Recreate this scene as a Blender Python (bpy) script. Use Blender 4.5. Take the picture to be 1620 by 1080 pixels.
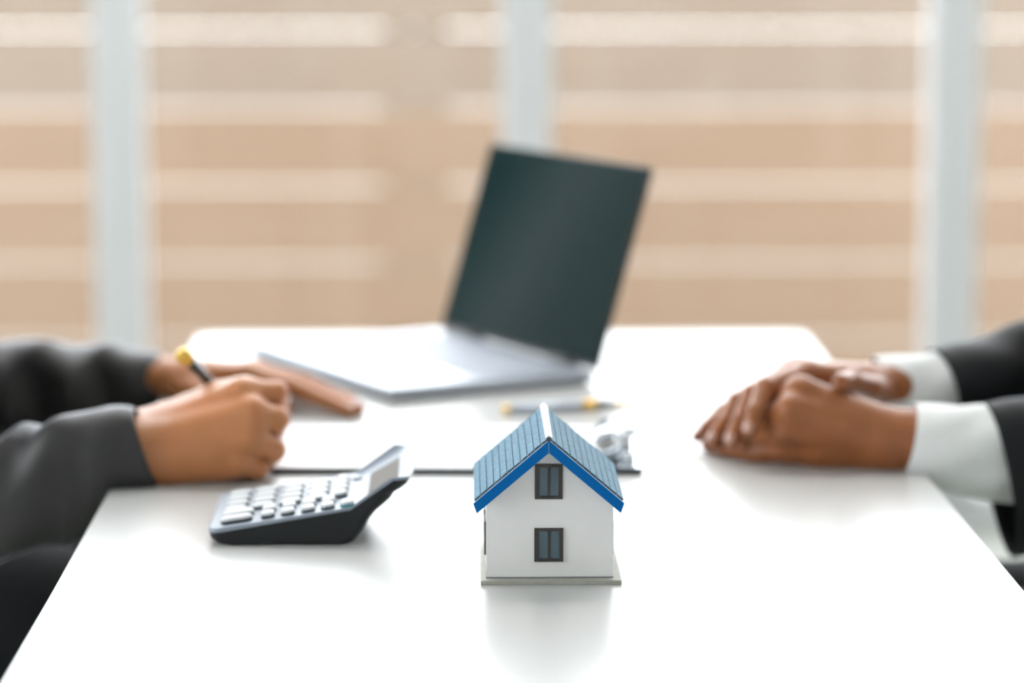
import bpy, bmesh, math, random
import numpy as np
from mathutils import Vector, Matrix

# ---------------------------------------------------------------- clear
for o in list(bpy.data.objects):
    bpy.data.objects.remove(o, do_unlink=True)
scene = bpy.context.scene
COL = scene.collection
random.seed(4)

# ---------------------------------------------------------------- camera
cam_d = bpy.data.cameras.new('camera')
cam_d.sensor_width = 36.0
cam_d.lens = 4600.0 / 1620.0 * 36.0          # about 102 mm
cam_d.clip_start = 0.05
cam_d.clip_end = 200.0
cam_d.dof.use_dof = True
cam_d.dof.focus_distance = 2.40
cam_d.dof.aperture_fstop = 2.45
cam = bpy.data.objects.new('camera', cam_d)
cam.location = (0.0, 0.0, 1.30)
cam.rotation_euler = (math.radians(90 - 8.58), 0.0, math.radians(-1.37))
COL.objects.link(cam)
scene.camera = cam

# ---------------------------------------------------------------- world, light, exposure
world = bpy.data.worlds.new('overcast_sky')
scene.world = world
world.use_nodes = True
wn = world.node_tree
bgn = wn.nodes.get('Background')
bgn.inputs['Color'].default_value = (0.93, 0.97, 1.0, 1)
bgn.inputs['Strength'].default_value = 6.5

scene.view_settings.view_transform = 'Standard'
scene.view_settings.look = 'None'
scene.view_settings.gamma = 1.0
scene.view_settings.use_curve_mapping = False
scene.view_settings.exposure = 0.09
try:
    scene.cycles.use_denoising = True
    scene.cycles.max_bounces = 8
except Exception:
    pass

# ---------------------------------------------------------------- materials
def mat(name, col, rough=0.5, metal=0.0, noise=None, bump=None, spec=0.5, coat=0.0, sheen=0.0, sss=0.0, sheen_col=None, sheen_rough=0.3):
    """noise = (scale, second colour, detail, stretch); bump = (scale, strength, distance)"""
    m = bpy.data.materials.new(name)
    m.use_nodes = True
    nt = m.node_tree
    b = nt.nodes['Principled BSDF']
    b.inputs['Base Color'].default_value = (*col, 1)
    b.inputs['Roughness'].default_value = rough
    b.inputs['Metallic'].default_value = metal
    b.inputs['Specular IOR Level'].default_value = spec
    b.inputs['Coat Weight'].default_value = coat
    b.inputs['Coat Roughness'].default_value = 0.15
    b.inputs['Sheen Weight'].default_value = sheen
    b.inputs['Sheen Roughness'].default_value = sheen_rough
    if sheen_col:
        b.inputs['Sheen Tint'].default_value = (*sheen_col, 1)
    if sss > 0:
        b.inputs['Subsurface Weight'].default_value = sss
        b.inputs['Subsurface Radius'].default_value = (1.0, 0.35, 0.2)
        b.inputs['Subsurface Scale'].default_value = 0.006
    tc = nt.nodes.new('ShaderNodeTexCoord')
    if noise:
        sc_, c2, det, st = noise
        mp = nt.nodes.new('ShaderNodeMapping')
        mp.inputs['Scale'].default_value = st
        nt.links.new(tc.outputs['Object'], mp.inputs['Vector'])
        n = nt.nodes.new('ShaderNodeTexNoise')
        n.inputs['Scale'].default_value = sc_
        n.inputs['Detail'].default_value = det
        nt.links.new(mp.outputs['Vector'], n.inputs['Vector'])
        r = nt.nodes.new('ShaderNodeValToRGB')
        r.color_ramp.elements[0].position = 0.35
        r.color_ramp.elements[1].position = 0.65
        r.color_ramp.elements[0].color = (*col, 1)
        r.color_ramp.elements[1].color = (*c2, 1)
        nt.links.new(n.outputs['Fac'], r.inputs['Fac'])
        nt.links.new(r.outputs['Color'], b.inputs['Base Color'])
    if bump:
        n = nt.nodes.new('ShaderNodeTexNoise')
        n.inputs['Scale'].default_value = bump[0]
        n.inputs['Detail'].default_value = 4
        nt.links.new(tc.outputs['Object'], n.inputs['Vector'])
        bp = nt.nodes.new('ShaderNodeBump')
        bp.inputs['Strength'].default_value = bump[1]
        bp.inputs['Distance'].default_value = bump[2]
        nt.links.new(n.outputs['Fac'], bp.inputs['Height'])
        nt.links.new(bp.outputs['Normal'], b.inputs['Normal'])
    return m

def glass_mat(name, tint=(1, 1, 1)):
    m = bpy.data.materials.new(name)
    m.use_nodes = True
    nt = m.node_tree
    nt.nodes.clear()
    out = nt.nodes.new('ShaderNodeOutputMaterial')
    mx = nt.nodes.new('ShaderNodeMixShader')
    tr = nt.nodes.new('ShaderNodeBsdfTransparent')
    tr.inputs['Color'].default_value = (*tint, 1)
    gl = nt.nodes.new('ShaderNodeBsdfGlossy')
    gl.inputs['Roughness'].default_value = 0.02
    fr = nt.nodes.new('ShaderNodeFresnel')
    fr.inputs['IOR'].default_value = 1.35
    nt.links.new(fr.outputs['Fac'], mx.inputs['Fac'])
    nt.links.new(tr.outputs['BSDF'], mx.inputs[1])
    nt.links.new(gl.outputs['BSDF'], mx.inputs[2])
    nt.links.new(mx.outputs['Shader'], out.inputs['Surface'])
    return m

def emit_mat(name, col, strength):
    m = bpy.data.materials.new(name)
    m.use_nodes = True
    b = m.node_tree.nodes['Principled BSDF']
    b.inputs['Base Color'].default_value = (0.9, 0.9, 0.9, 1)
    b.inputs['Emission Color'].default_value = (*col, 1)
    b.inputs['Emission Strength'].default_value = strength
    return m

M = {}
M['table'] = mat('white_laminate', (0.52, 0.522, 0.51), 0.28, noise=(3, (0.51, 0.512, 0.50), 3, (1, 1, 1)), bump=(220, 0.03, 0.0005))
M['table_edge'] = mat('white_edge_band', (0.8, 0.82, 0.83), 0.4)
M['white_steel'] = mat('white_powder_coat', (0.78, 0.79, 0.8), 0.4, bump=(900, 0.05, 0.0003))
M['floor'] = mat('pale_vinyl_floor', (0.345, 0.365, 0.325), 0.4, noise=(6, (0.33, 0.35, 0.31), 6, (1, 1, 1)))
M['wall'] = mat('white_plaster', (0.74, 0.74, 0.73), 0.8, noise=(4, (0.72, 0.72, 0.71), 4, (1, 1, 1)), bump=(80, 0.05, 0.001))
M['mullion'] = mat('white_window_profile', (0.60, 0.615, 0.62), 0.4, noise=(2, (0.585, 0.60, 0.605), 2, (1, 1, 1)))
M['wood'] = mat('tan_fence_boards', (0.268, 0.182, 0.119), 0.6, noise=(2.2, (0.254, 0.172, 0.113), 6, (0.25, 1, 3)), bump=(30, 0.1, 0.002))
M['wood_veiled'] = mat('veil_greyed_fence_boards', (0.252, 0.194, 0.146), 0.6, noise=(2.2, (0.240, 0.185, 0.139), 6, (0.25, 1, 3)), bump=(30, 0.1, 0.002))  # upper boards: pale veil of the glass reflection put into the colour
M['wood_post'] = mat('tan_fence_posts', (0.23, 0.15, 0.09), 0.65, noise=(5, (0.21, 0.135, 0.082), 5, (1, 1, 0.2)))
M['ground'] = mat('pale_gravel_ground', (0.45, 0.44, 0.42), 0.9, noise=(12, (0.43, 0.42, 0.40), 3, (1, 1, 1)), bump=(60, 0.05, 0.005))
M['glass'] = glass_mat('window_glass')
M['lamp'] = emit_mat('added_fill_panel', (1.0, 0.99, 0.98), 13.0)  # glow of the added overhead fill panels
M['fill_frame'] = mat('white_fill_frame', (0.8, 0.8, 0.8), 0.4)

# ---------------------------------------------------------------- mesh helpers
def tag(o, label=None, cat=None, group=None, kind=None):
    if label: o['label'] = label
    if cat: o['category'] = cat
    if group: o['group'] = group
    if kind: o['kind'] = kind
    return o

def empty(name, loc, rz=0.0):
    o = bpy.data.objects.new(name, None)
    o.empty_display_size = 0.05
    o.location = loc
    o.rotation_euler = (0, 0, rz)
    COL.objects.link(o)
    return o

def link(name, me, m, parent=None, loc=None, rot=None, smooth=False):
    """Mesh coordinates are world coordinates unless loc is given."""
    o = bpy.data.objects.new(name, me)
    COL.objects.link(o)
    if m is not None and not me.materials:
        for mm in (m if isinstance(m, (list, tuple)) else [m]):
            me.materials.append(mm)
    if smooth:
        me.polygons.foreach_set('use_smooth', [True] * len(me.polygons))
    if parent is not None:
        o.parent = parent
        if loc is None:
            loc = (0, 0, 0)
    if loc is not None: o.location = loc
    if rot is not None: o.rotation_euler = rot
    return o

def from_bm(bm, name):
    me = bpy.data.meshes.new(name)
    bm.normal_update()
    bm.to_mesh(me)
    bm.free()
    return me

def bm_box(bm, x0, x1, y0, y1, z0, z1, bev=0.0, seg=2):
    vs = [bm.verts.new((x, y, z)) for z in (z0, z1) for y in (y0, y1) for x in (x0, x1)]
    fs = [(0, 2, 3, 1), (4, 5, 7, 6), (0, 1, 5, 4), (2, 6, 7, 3), (0, 4, 6, 2), (1, 3, 7, 5)]
    faces = [bm.faces.new([vs[i] for i in f]) for f in fs]
    if bev > 0:
        es = list({e for f in faces for e in f.edges})
        bmesh.ops.bevel(bm, geom=es, offset=bev, segments=seg, affect='EDGES', profile=0.5)

def box(name, m, x0, x1, y0, y1, z0, z1, bev=0.0, parent=None, seg=2, off=(0, 0, 0)):
    bm = bmesh.new()
    bm_box(bm, x0 - off[0], x1 - off[0], y0 - off[1], y1 - off[1], z0 - off[2], z1 - off[2], bev, seg)
    return link(name, from_bm(bm, name), m, parent)

def bm_cyl(bm, a, b, r0, r1=None, n=20, caps=True):
    a = Vector(a); b = Vector(b)
    r1 = r0 if r1 is None else r1
    d = (b - a).normalized()
    u = d.orthogonal().normalized(); v = d.cross(u)
    ra = [bm.verts.new(a + (u * math.cos(t) + v * math.sin(t)) * r0) for t in [2 * math.pi * i / n for i in range(n)]]
    rb = [bm.verts.new(b + (u * math.cos(t) + v * math.sin(t)) * r1) for t in [2 * math.pi * i / n for i in range(n)]]
    for i in range(n):
        j = (i + 1) % n
        f = bm.faces.new((ra[i], ra[j], rb[j], rb[i])); f.smooth = True
    if caps:
        bm.faces.new(list(reversed(ra))); bm.faces.new(rb)

def bm_rev(bm, a, d, prof, n=24):
    """surface of revolution: prof = [(t along d, radius)]"""
    a = Vector(a); d = Vector(d).normalized()
    u = d.orthogonal().normalized(); v = d.cross(u)
    rings = []
    for t, r in prof:
        rings.append([bm.verts.new(a + d * t + (u * math.cos(q) + v * math.sin(q)) * max(r, 1e-5)) for q in [2 * math.pi * i / n for i in range(n)]])
    for k in range(len(rings) - 1):
        for i in range(n):
            j = (i + 1) % n
            f = bm.faces.new((rings[k][i], rings[k][j], rings[k + 1][j], rings[k + 1][i])); f.smooth = True
    bm.faces.new(list(reversed(rings[0]))); bm.faces.new(rings[-1])

def bm_extrude_profile(bm, pts, y0, y1, axis='y'):
    """closed polygon pts (x, z) extruded along y"""
    a = [bm.verts.new((p[0], y0, p[1])) for p in pts]
    b = [bm.verts.new((p[0], y1, p[1])) for p in pts]
    n = len(pts)
    for i in range(n):
        j = (i + 1) % n
        bm.faces.new((a[i], b[i], b[j], a[j]))
    bm.faces.new(a)
    bm.faces.new(list(reversed(b)))
    bmesh.ops.recalc_face_normals(bm, faces=bm.faces[:])

# --- signed distance bodies: chains of round cones, meshed with surface nets
def sd_cone(p, a, b, r1, r2):
    ba = b - a
    l2 = float(ba @ ba)
    rr = r1 - r2
    if l2 < 1e-10 or l2 <= rr * rr:
        c, r = (a, r1) if r1 >= r2 else (b, r2)
        return np.linalg.norm(p - c, axis=-1) - r
    a2 = l2 - rr * rr
    il2 = 1.0 / l2
    pa = p - a
    y = pa @ ba
    z = y - l2
    q = pa * l2 - ba * y[..., None]
    x2 = np.einsum('...i,...i', q, q)
    y2 = y * y * l2
    z2 = z * z * l2
    k = np.sign(rr) * rr * rr * x2
    c1 = np.sign(z) * a2 * z2 > k
    c2 = np.sign(y) * a2 * y2 < k
    return np.where(c1, np.sqrt(x2 + z2) * il2 - r2,
                    np.where(c2, np.sqrt(x2 + y2) * il2 - r1, (np.sqrt(x2 * a2 * il2) + y * rr) * il2 - r1))

def smin(a, b, k):
    h = np.maximum(k - np.abs(a - b), 0) / k
    return np.minimum(a, b) - h * h * k * 0.25

def surface_nets(v, org, h):
    s = v < 0
    nx, ny, nz = v.shape
    mix = np.zeros((nx - 1, ny - 1, nz - 1), bool)
    first = s[:-1, :-1, :-1]
    offs = [(i, j, k) for i in (0, 1) for j in (0, 1) for k in (0, 1)]
    sl = lambda o: tuple(slice(o[d], v.shape[d] - 1 + o[d]) for d in range(3))
    for o in offs:
        mix |= s[sl(o)] != first
    cells = np.argwhere(mix)
    idx = -np.ones(mix.shape, int)
    idx[mix] = np.arange(len(cells))
    acc = np.zeros((len(cells), 3)); cnt = np.zeros(len(cells))
    edges = [(a, b) for a in offs for b in offs if sum(b) - sum(a) == 1 and all(b[d] >= a[d] for d in range(3))]
    for a, b in edges:
        a = np.array(a); b = np.array(b)
        ca = cells + a; cb = cells + b
        va = v[ca[:, 0], ca[:, 1], ca[:, 2]]; vb = v[cb[:, 0], cb[:, 1], cb[:, 2]]
        x = (va < 0) != (vb < 0)
        t = np.where(x, va / np.where(x, va - vb, 1), 0)
        acc += np.where(x[:, None], ca + t[:, None] * (b - a), 0)
        cnt += x
    verts = acc / cnt[:, None] * h + org
    quads = []
    for d in range(3):
        e1, e2 = [(1, 2), (2, 0), (0, 1)][d]
        A = [slice(None)] * 3; B = [slice(None)] * 3
        A[d] = slice(0, -1); B[d] = slice(1, None)
        for e in (e1, e2):
            A[e] = slice(1, -1); B[e] = slice(1, -1)
        sa = s[tuple(A)]; sb = s[tuple(B)]
        c = np.argwhere(sa != sb)
        if not len(c): continue
        fl = sa[sa != sb]
        base = c.copy()
        base[:, e1] += 1; base[:, e2] += 1
        def ci(o1, o2):
            q = base.copy(); q[:, e1] += o1; q[:, e2] += o2
            return idx[q[:, 0], q[:, 1], q[:, 2]]
        q = np.stack([ci(-1, -1), ci(0, -1), ci(0, 0), ci(-1, 0)], 1)
        q[~fl] = q[~fl][:, ::-1]
        quads.append(q)
    return verts, np.concatenate(quads)

def sdf_mesh(core, limbs, voxel, k_core=0.012, k_limb=0.008, disp=None, pad=0.03):
    """core: chains blended softly together; limbs: chains blended into the core but kept apart from one another.
    A chain is a list of (x, y, z, radius)."""
    allp = np.array([p for c in core + limbs for p in c])
    rmax = allp[:, 3].max()
    lo = (allp[:, :3] - allp[:, 3:4]).min(0) - 3 * voxel
    hi = (allp[:, :3] + allp[:, 3:4]).max(0) + 3 * voxel
    n = np.ceil((hi - lo) / voxel).astype(int) + 1
    ax = [lo[d] + voxel * np.arange(n[d]) for d in range(3)]
    far = pad
    def field(chain, k):
        f = np.full(n, far)
        ch = np.array(chain)
        for i in range(max(1, len(ch) - 1)):
            a = ch[i]; b = ch[min(i + 1, len(ch) - 1)]
            l = np.minimum(a[:3] - a[3], b[:3] - b[3]) - pad
            u = np.maximum(a[:3] + a[3], b[:3] + b[3]) + pad
            i0 = np.clip(np.floor((l - lo) / voxel).astype(int), 0, n)
            i1 = np.clip(np.ceil((u - lo) / voxel).astype(int) + 1, 0, n)
            sl = tuple(slice(i0[d], i1[d]) for d in range(3))
            g = np.stack(np.meshgrid(*[ax[d][sl[d]] for d in range(3)], indexing='ij'), -1)
            f[sl] = smin(f[sl], np.minimum(sd_cone(g, a[:3], b[:3], a[3], b[3]), far), k)
        return f
    fc = None
    for c in core:
        f = field(c, 0.004)
        fc = f if fc is None else smin(fc, f, k_core)
    tot = fc
    for c in limbs:
        f = field(c, 0.003)
        g = smin(f, fc, k_limb)
        tot = g if tot is None else np.minimum(tot, g)
    if disp is not None:
        G = np.stack(np.meshgrid(*ax, indexing='ij'), -1)
        tot = tot + disp(G)
    return surface_nets(tot, lo, voxel)

def mesh_np(name, parts):
    V = []; Fc = []; n = 0
    for v, f in parts:
        V.append(np.asarray(v)); Fc += (np.asarray(f) + n).tolist() if isinstance(f, np.ndarray) else [[i + n for i in q] for q in f]
        n += len(v)
    me = bpy.data.meshes.new(name)
    me.from_pydata(np.concatenate(V).tolist(), [], Fc)
    me.update()
    return me

def spline(pts, n):
    """Catmull-Rom resampling of rows (x, y, z, ra, rb ...)"""
    P = np.array(pts, float)
    P = np.vstack([2 * P[0] - P[1], P, 2 * P[-1] - P[-2]])
    seg = np.linalg.norm(np.diff(P[1:-1, :3], axis=0), axis=1)
    cum = np.concatenate([[0], np.cumsum(seg)])
    out = []
    for t in np.linspace(0, cum[-1], n):
        i = min(np.searchsorted(cum, t, side='right') - 1, len(seg) - 1)
        u = (t - cum[i]) / seg[i]
        p0, p1, p2, p3 = P[i], P[i + 1], P[i + 2], P[i + 3]
        out.append(0.5 * ((2 * p1) + (p2 - p0) * u + (2 * p0 - 5 * p1 + 4 * p2 - p3) * u * u + (3 * p1 - p0 - 3 * p2 + p3) * u ** 3))
    return np.array(out)

def sleeve(pts, nlen, nring, fold, thick=0.0025, inner=0.03, tilt=None, sq=1.0):
    """open tube; rows of pts: x, y, z, radius up/down, radius front/back. The first row is the cuff."""
    S = spline(pts, nlen)
    C = S[:, :3]
    T = np.gradient(C, axis=0)
    T /= np.linalg.norm(T, axis=1)[:, None]
    if tilt is not None:
        w = np.exp(-np.linspace(0, 1, nlen) * 9)[:, None]
        T = T * (1 - w) + np.array(tilt) / np.linalg.norm(tilt) * w
        T /= np.linalg.norm(T, axis=1)[:, None]
    cum = np.concatenate([[0], np.cumsum(np.linalg.norm(np.diff(C, axis=0), axis=1))])
    depth = np.array([0.0, 1.0, 0.0])
    rings = []
    ang = np.linspace(0, 2 * math.pi, nring, endpoint=False)
    def ring(i, shrink=0.0, c=None):
        t = T[i]
        s = depth - t * (depth @ t); s /= np.linalg.norm(s)
        u = np.cross(s, t); u = u if u[2] > 0 or abs(u[2]) < 1e-6 else -u
        ra, rb = S[i, 3], S[i, 4]
        d = np.array([fold(cum[i], a) for a in ang])
        cc = C[i] if c is None else c
        return cc + np.outer((ra + d - shrink) * np.sign(np.sin(ang)) * np.abs(np.sin(ang)) ** sq, u) + np.outer((rb + d - shrink) * np.sign(np.cos(ang)) * np.abs(np.cos(ang)) ** sq, s)
    back = int(np.searchsorted(cum, inner))
    for i in range(back, 0, -1): rings.append(ring(i, thick))
    rings.append(ring(0, thick)); rings.append(ring(0, thick * 0.5, C[0] - T[0] * thick * 0.4)); rings.append(ring(0, 0))
    for i in range(1, nlen): rings.append(ring(i))
    V = np.concatenate(rings)
    nr = len(rings)
    F = []
    for k in range(nr - 1):
        for i in range(nring):
            j = (i + 1) % nring
            F.append([k * nring + i, k * nring + j, (k + 1) * nring + j, (k + 1) * nring + i])
    F.append(list(range((nr - 1) * nring, nr * nring)))
    return V, F

# ================================================================ THE ROOM
RX0, RX1, RY0, RY1, RH = -3.4, 3.4, -2.6, 6.0, 4.4
tag(box('floor', M['floor'], RX0, RX1, RY0, RY1 + 0.06, -0.1, 0.0), 'pale grey-green smooth office floor', kind='structure')
tag(box('ceiling', M['wall'], RX0 - 0.15, RX1 + 0.15, RY0 - 0.15, RY1 + 0.15, RH, RH + 0.12), 'plain white ceiling', kind='structure')
tag(box('wall_right', M['wall'], RX1, RX1 + 0.15, RY0, RY1 + 0.06, -0.1, RH), 'plain white side wall', kind='structure')
tag(box('wall_front', M['wall'], RX0 - 0.15, RX1 + 0.15, RY0 - 0.15, RY0, -0.1, RH), 'plain white wall opposite the glazing', kind='structure')
# left wall with one long window opening
bm = bmesh.new()
bm_box(bm, RX0 - 0.15, RX0, RY0, RY1 + 0.06, -0.1, 0.85)
bm_box(bm, RX0 - 0.15, RX0, RY0, RY1 + 0.06, 2.35, RH)
bm_box(bm, RX0 - 0.15, RX0, RY0, 0.0, 0.85, 2.35)
bm_box(bm, RX0 - 0.15, RX0, 4.2, RY1 + 0.06, 0.85, 2.35)
tag(link('wall_left', from_bm(bm, 'wall_left'), M['wall']), 'white side wall with a long window opening', kind='structure')

# glazed rear wall: rails, mullions and panes
win = tag(empty('window_1', (0.2, 6.0, 0.0)), 'floor-to-ceiling glazing with white mullions behind the table', kind='structure')
WO = (0.2, 6.0, 0.0)
box('bottom_rail', M['mullion'], RX0, RX1, 5.97, 6.05, 0.0, 0.07, 0.005, win, off=WO)
box('top_rail', M['mullion'], RX0, RX1, 5.96, 6.06, 4.28, RH, 0.005, win, off=WO)
MX = [-3.22, -2.37, -1.52, -0.665, 0.1735, 1.056, 1.93, 2.8]
for x in MX:
    box('mullion', M['mullion'], x - 0.05, x + 0.05, 5.95, 6.05, 0.07, 4.28, 0.006, win, off=WO)
for a, b in zip(MX[:-1], MX[1:]):
    box('pane', M['glass'], a + 0.05, b - 0.05, 5.998, 6.004, 0.07, 4.28, 0.0, win, off=WO)

# outside: ground and a horizontal-board fence
tag(box('ground_outside', M['ground'], -14, 14, 6.06, 30, -0.22, -0.12), 'pale gravel ground beyond the glazing', kind='structure')
FY = 8.6
PITCH = 0.2303
GZ0 = 0.0095                       # centre of the lowest gap that shows
fence = tag(empty('board_fence', (0, FY, -0.12)), 'tan horizontal-board fence with thin light gaps behind the window', 'fence')
GAP = 0.0085
FO = (0, FY, -0.12)
for k in range(6):
    gap = lambda q: (0.0056, 0.0056, 0.0058, 0.0052, 0.0038, 0.0038)[min(q, 5)]
    lo = GZ0 + (k - 1) * PITCH + gap(k - 1) / 2
    hi = GZ0 + k * PITCH - gap(k) / 2
    if k == 0:
        lo = -0.12
        hi = GZ0 - gap(0) / 2
        box('board', M['wood'], -5.2, 5.4, FY, FY + 0.022, lo, hi, 0.002, fence, off=FO)
        continue
    box('board', M['wood_veiled' if k >= 4 else 'wood'], -5.2, 5.4, FY + random.uniform(-.002, .002), FY + 0.022, lo, hi, 0.002, fence, off=FO)
for x0, x1 in [(-0.175, -0.092), (-0.08, 0.015), (-3.0, -2.9), (-4.9, -4.8), (2.4, 2.5), (4.7, 4.8)]:
    box('post', M['wood_post'], x0, x1, FY + 0.022, FY + 0.1, -0.12, GZ0 + 5 * PITCH + 0.002, 0.002, fence, off=FO)

# fill panels added on the unseen ceiling to light the table from above
for i, (x, y) in enumerate([(-1.5, 4.6), (0.0, 4.6), (1.5, 4.6)]):
    lp = tag(empty('added_fill_lamp', (x, y, RH)), ('rectangular unseen ceiling panel added as fill light, ' + ['left one near the glazing', 'middle one near the glazing', 'right one near the glazing'][i]), 'fill light', 'added ceiling fill panels')
    box('frame', M['fill_frame'], -0.62, 0.62, -0.42, 0.42, -0.03, 0.0, 0.004, lp)
    box('diffuser', M['lamp'], -0.59, 0.59, -0.39, 0.39, -0.034, -0.0302, 0.0, lp)

# ================================================================ TABLE
TZ = 0.74
tb = tag(empty('table', (0.0775, 2.80, 0.0)), 'long white office table between the two seated people', 'table')
TO = (0.0775, 2.80, 0.0)
bm = bmesh.new()
X0, X1, Y0, Y1 = -0.322, 0.477, 1.78, 3.792
R_ = 0.018
pts = []
for cx, cy, a0 in [(X1 - R_, Y0 + R_, -90), (X1 - R_, Y1 - R_, 0), (X0 + R_, Y1 - R_, 90), (X0 + R_, Y0 + R_, 180)]:
    for q in range(7):
        a = math.radians(a0 + 15 * q)
        pts.append((cx + R_ * math.cos(a) - TO[0], cy + R_ * math.sin(a) - TO[1]))
lowv = [bm.verts.new((*p, TZ - 0.026)) for p in pts]
topv = [bm.verts.new((*p, TZ)) for p in pts]
bm.faces.new(list(reversed(lowv)))
ft = bm.faces.new(topv)
for i in range(len(pts)):
    j = (i + 1) % len(pts)
    bm.faces.new((lowv[i], lowv[j], topv[j], topv[i]))
bmesh.ops.bevel(bm, geom=[e for e in ft.edges], offset=0.0015, segments=2, affect='EDGES')
link('tabletop', from_bm(bm, 'tabletop'), M['table'], tb)
for lx in (X0 + 0.05, X1 - 0.05):
    for ly in (Y0 + 0.06, Y1 - 0.06):
        box('leg', M['white_steel'], lx - 0.02, lx + 0.02, ly - 0.02, ly + 0.02, 0.0, TZ - 0.06, 0.003, tb, off=TO)
for ly in (Y0 + 0.06, Y1 - 0.06):
    box('apron', M['white_steel'], X0 + 0.03, X1 - 0.03, ly - 0.015, ly + 0.015, TZ - 0.06, TZ - 0.026, 0.002, tb, off=TO)

# ================================================================ MODEL HOUSE
M['house_wall'] = mat('white_card_wall', (0.84, 0.835, 0.82), 0.6, noise=(60, (0.82, 0.815, 0.80), 4, (1, 1, 1)), bump=(300, 0.05, 0.0003))
M['house_base'] = mat('grey_board_base', (0.40, 0.40, 0.35), 0.6, noise=(150, (0.36, 0.36, 0.31), 4, (1, 1, 1)))
M['blue_trim'] = mat('bright_blue_trim', (0.0, 0.125, 0.40), 0.5, spec=0.1)
M['roof_edge'] = mat('white_roof_edge', (0.75, 0.8, 0.85), 0.4)
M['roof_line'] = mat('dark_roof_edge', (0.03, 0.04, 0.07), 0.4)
M['win_frame'] = mat('dark_brown_window_frame', (0.035, 0.030, 0.026), 0.45)
M['win_pane'] = mat('blue_grey_window_pane', (0.06, 0.105, 0.14), 0.12, coat=0.3)
def roof_mat():
    m = mat('blue_shingle_print', (0.2, 0.38, 0.54), 0.6, spec=0.1)
    nt = m.node_tree; b = nt.nodes['Principled BSDF']
    tc = nt.nodes.new('ShaderNodeTexCoord')
    n = nt.nodes.new('ShaderNodeTexNoise'); n.inputs['Scale'].default_value = 260; n.inputs['Detail'].default_value = 5
    r = nt.nodes.new('ShaderNodeValToRGB')
    r.color_ramp.elements[0].color = (0.04, 0.12, 0.185, 1); r.color_ramp.elements[1].color = (0.105, 0.235, 0.32, 1)
    r.color_ramp.elements[0].position = 0.3; r.color_ramp.elements[1].position = 0.68
    w = nt.nodes.new('ShaderNodeTexWave'); w.bands_direction = 'Y'; w.wave_profile = 'SAW'
    w.inputs['Scale'].default_value = 88
    r2 = nt.nodes.new('ShaderNodeValToRGB')
    r2.color_ramp.elements[0].position = 0.0; r2.color_ramp.elements[0].color = (0.3, 0.4, 0.5, 1)
    r2.color_ramp.elements[1].position = 0.22; r2.color_ramp.elements[1].color = (1, 1, 1, 1)
    mx = nt.nodes.new('ShaderNodeMix'); mx.data_type = 'RGBA'; mx.blend_type = 'MULTIPLY'; mx.inputs[0].default_value = 0.8
    nt.links.new(tc.outputs['Object'], n.inputs['Vector']); nt.links.new(tc.outputs['Object'], w.inputs['Vector'])
    nt.links.new(n.outputs['Fac'], r.inputs['Fac']); nt.links.new(w.outputs['Fac'], r2.inputs['Fac'])
    nt.links.new(r.outputs['Color'], mx.inputs[6]); nt.links.new(r2.outputs['Color'], mx.inputs[7])
    nt.links.new(mx.outputs[2], b.inputs['Base Color'])
    return m
M['roof'] = roof_mat()
M['ridge'] = mat('white_ridge_strip', (0.85, 0.87, 0.88), 0.25)

HX, HY = 0.0876, 2.4295                     # centre of the base plate
HO = (HX, HY, TZ)
house = tag(empty('model_house', (HX + 0.001, HY, TZ), math.radians(-0.4)), 'small white model house with a blue shingled gable roof on the table', 'model house')
box('base_plate', M['house_base'], 0.0300, 0.1470, 2.356, 2.503, TZ, TZ + 0.0036, 0.0003, house, off=HO)
# walls: pentagon prism, gable to the camera
WX0, WX1, WY0, WY1 = 0.0347, 0.1402, 2.3665, 2.4915
AX = 0.0862                                  # ridge x
SL = 0.847   # roof slope
RIDGE = 0.1252
RZ = TZ + RIDGE                             # ridge height
def roofz(x, drop): return RZ - drop - abs(x - AX) * SL
bm = bmesh.new()
prof = [(WX0, TZ + 0.0036), (WX1, TZ + 0.0036), (WX1, roofz(WX1, 0.0045)), (AX, roofz(AX, 0.0045)), (WX0, roofz(WX0, 0.0045))]
bm_extrude_profile(bm, [(x - HX, z - TZ) for x, z in prof], WY0 - HY, WY1 - HY)
link('walls', from_bm(bm, 'walls'), M['house_wall'], house)
box('wall_foot', M['roof_line'], WX0 - 0.0003, WX1 + 0.0003, WY0 - 0.0003, WY1 + 0.0003, TZ + 0.0036, TZ + 0.0043, 0, house, off=HO)

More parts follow.
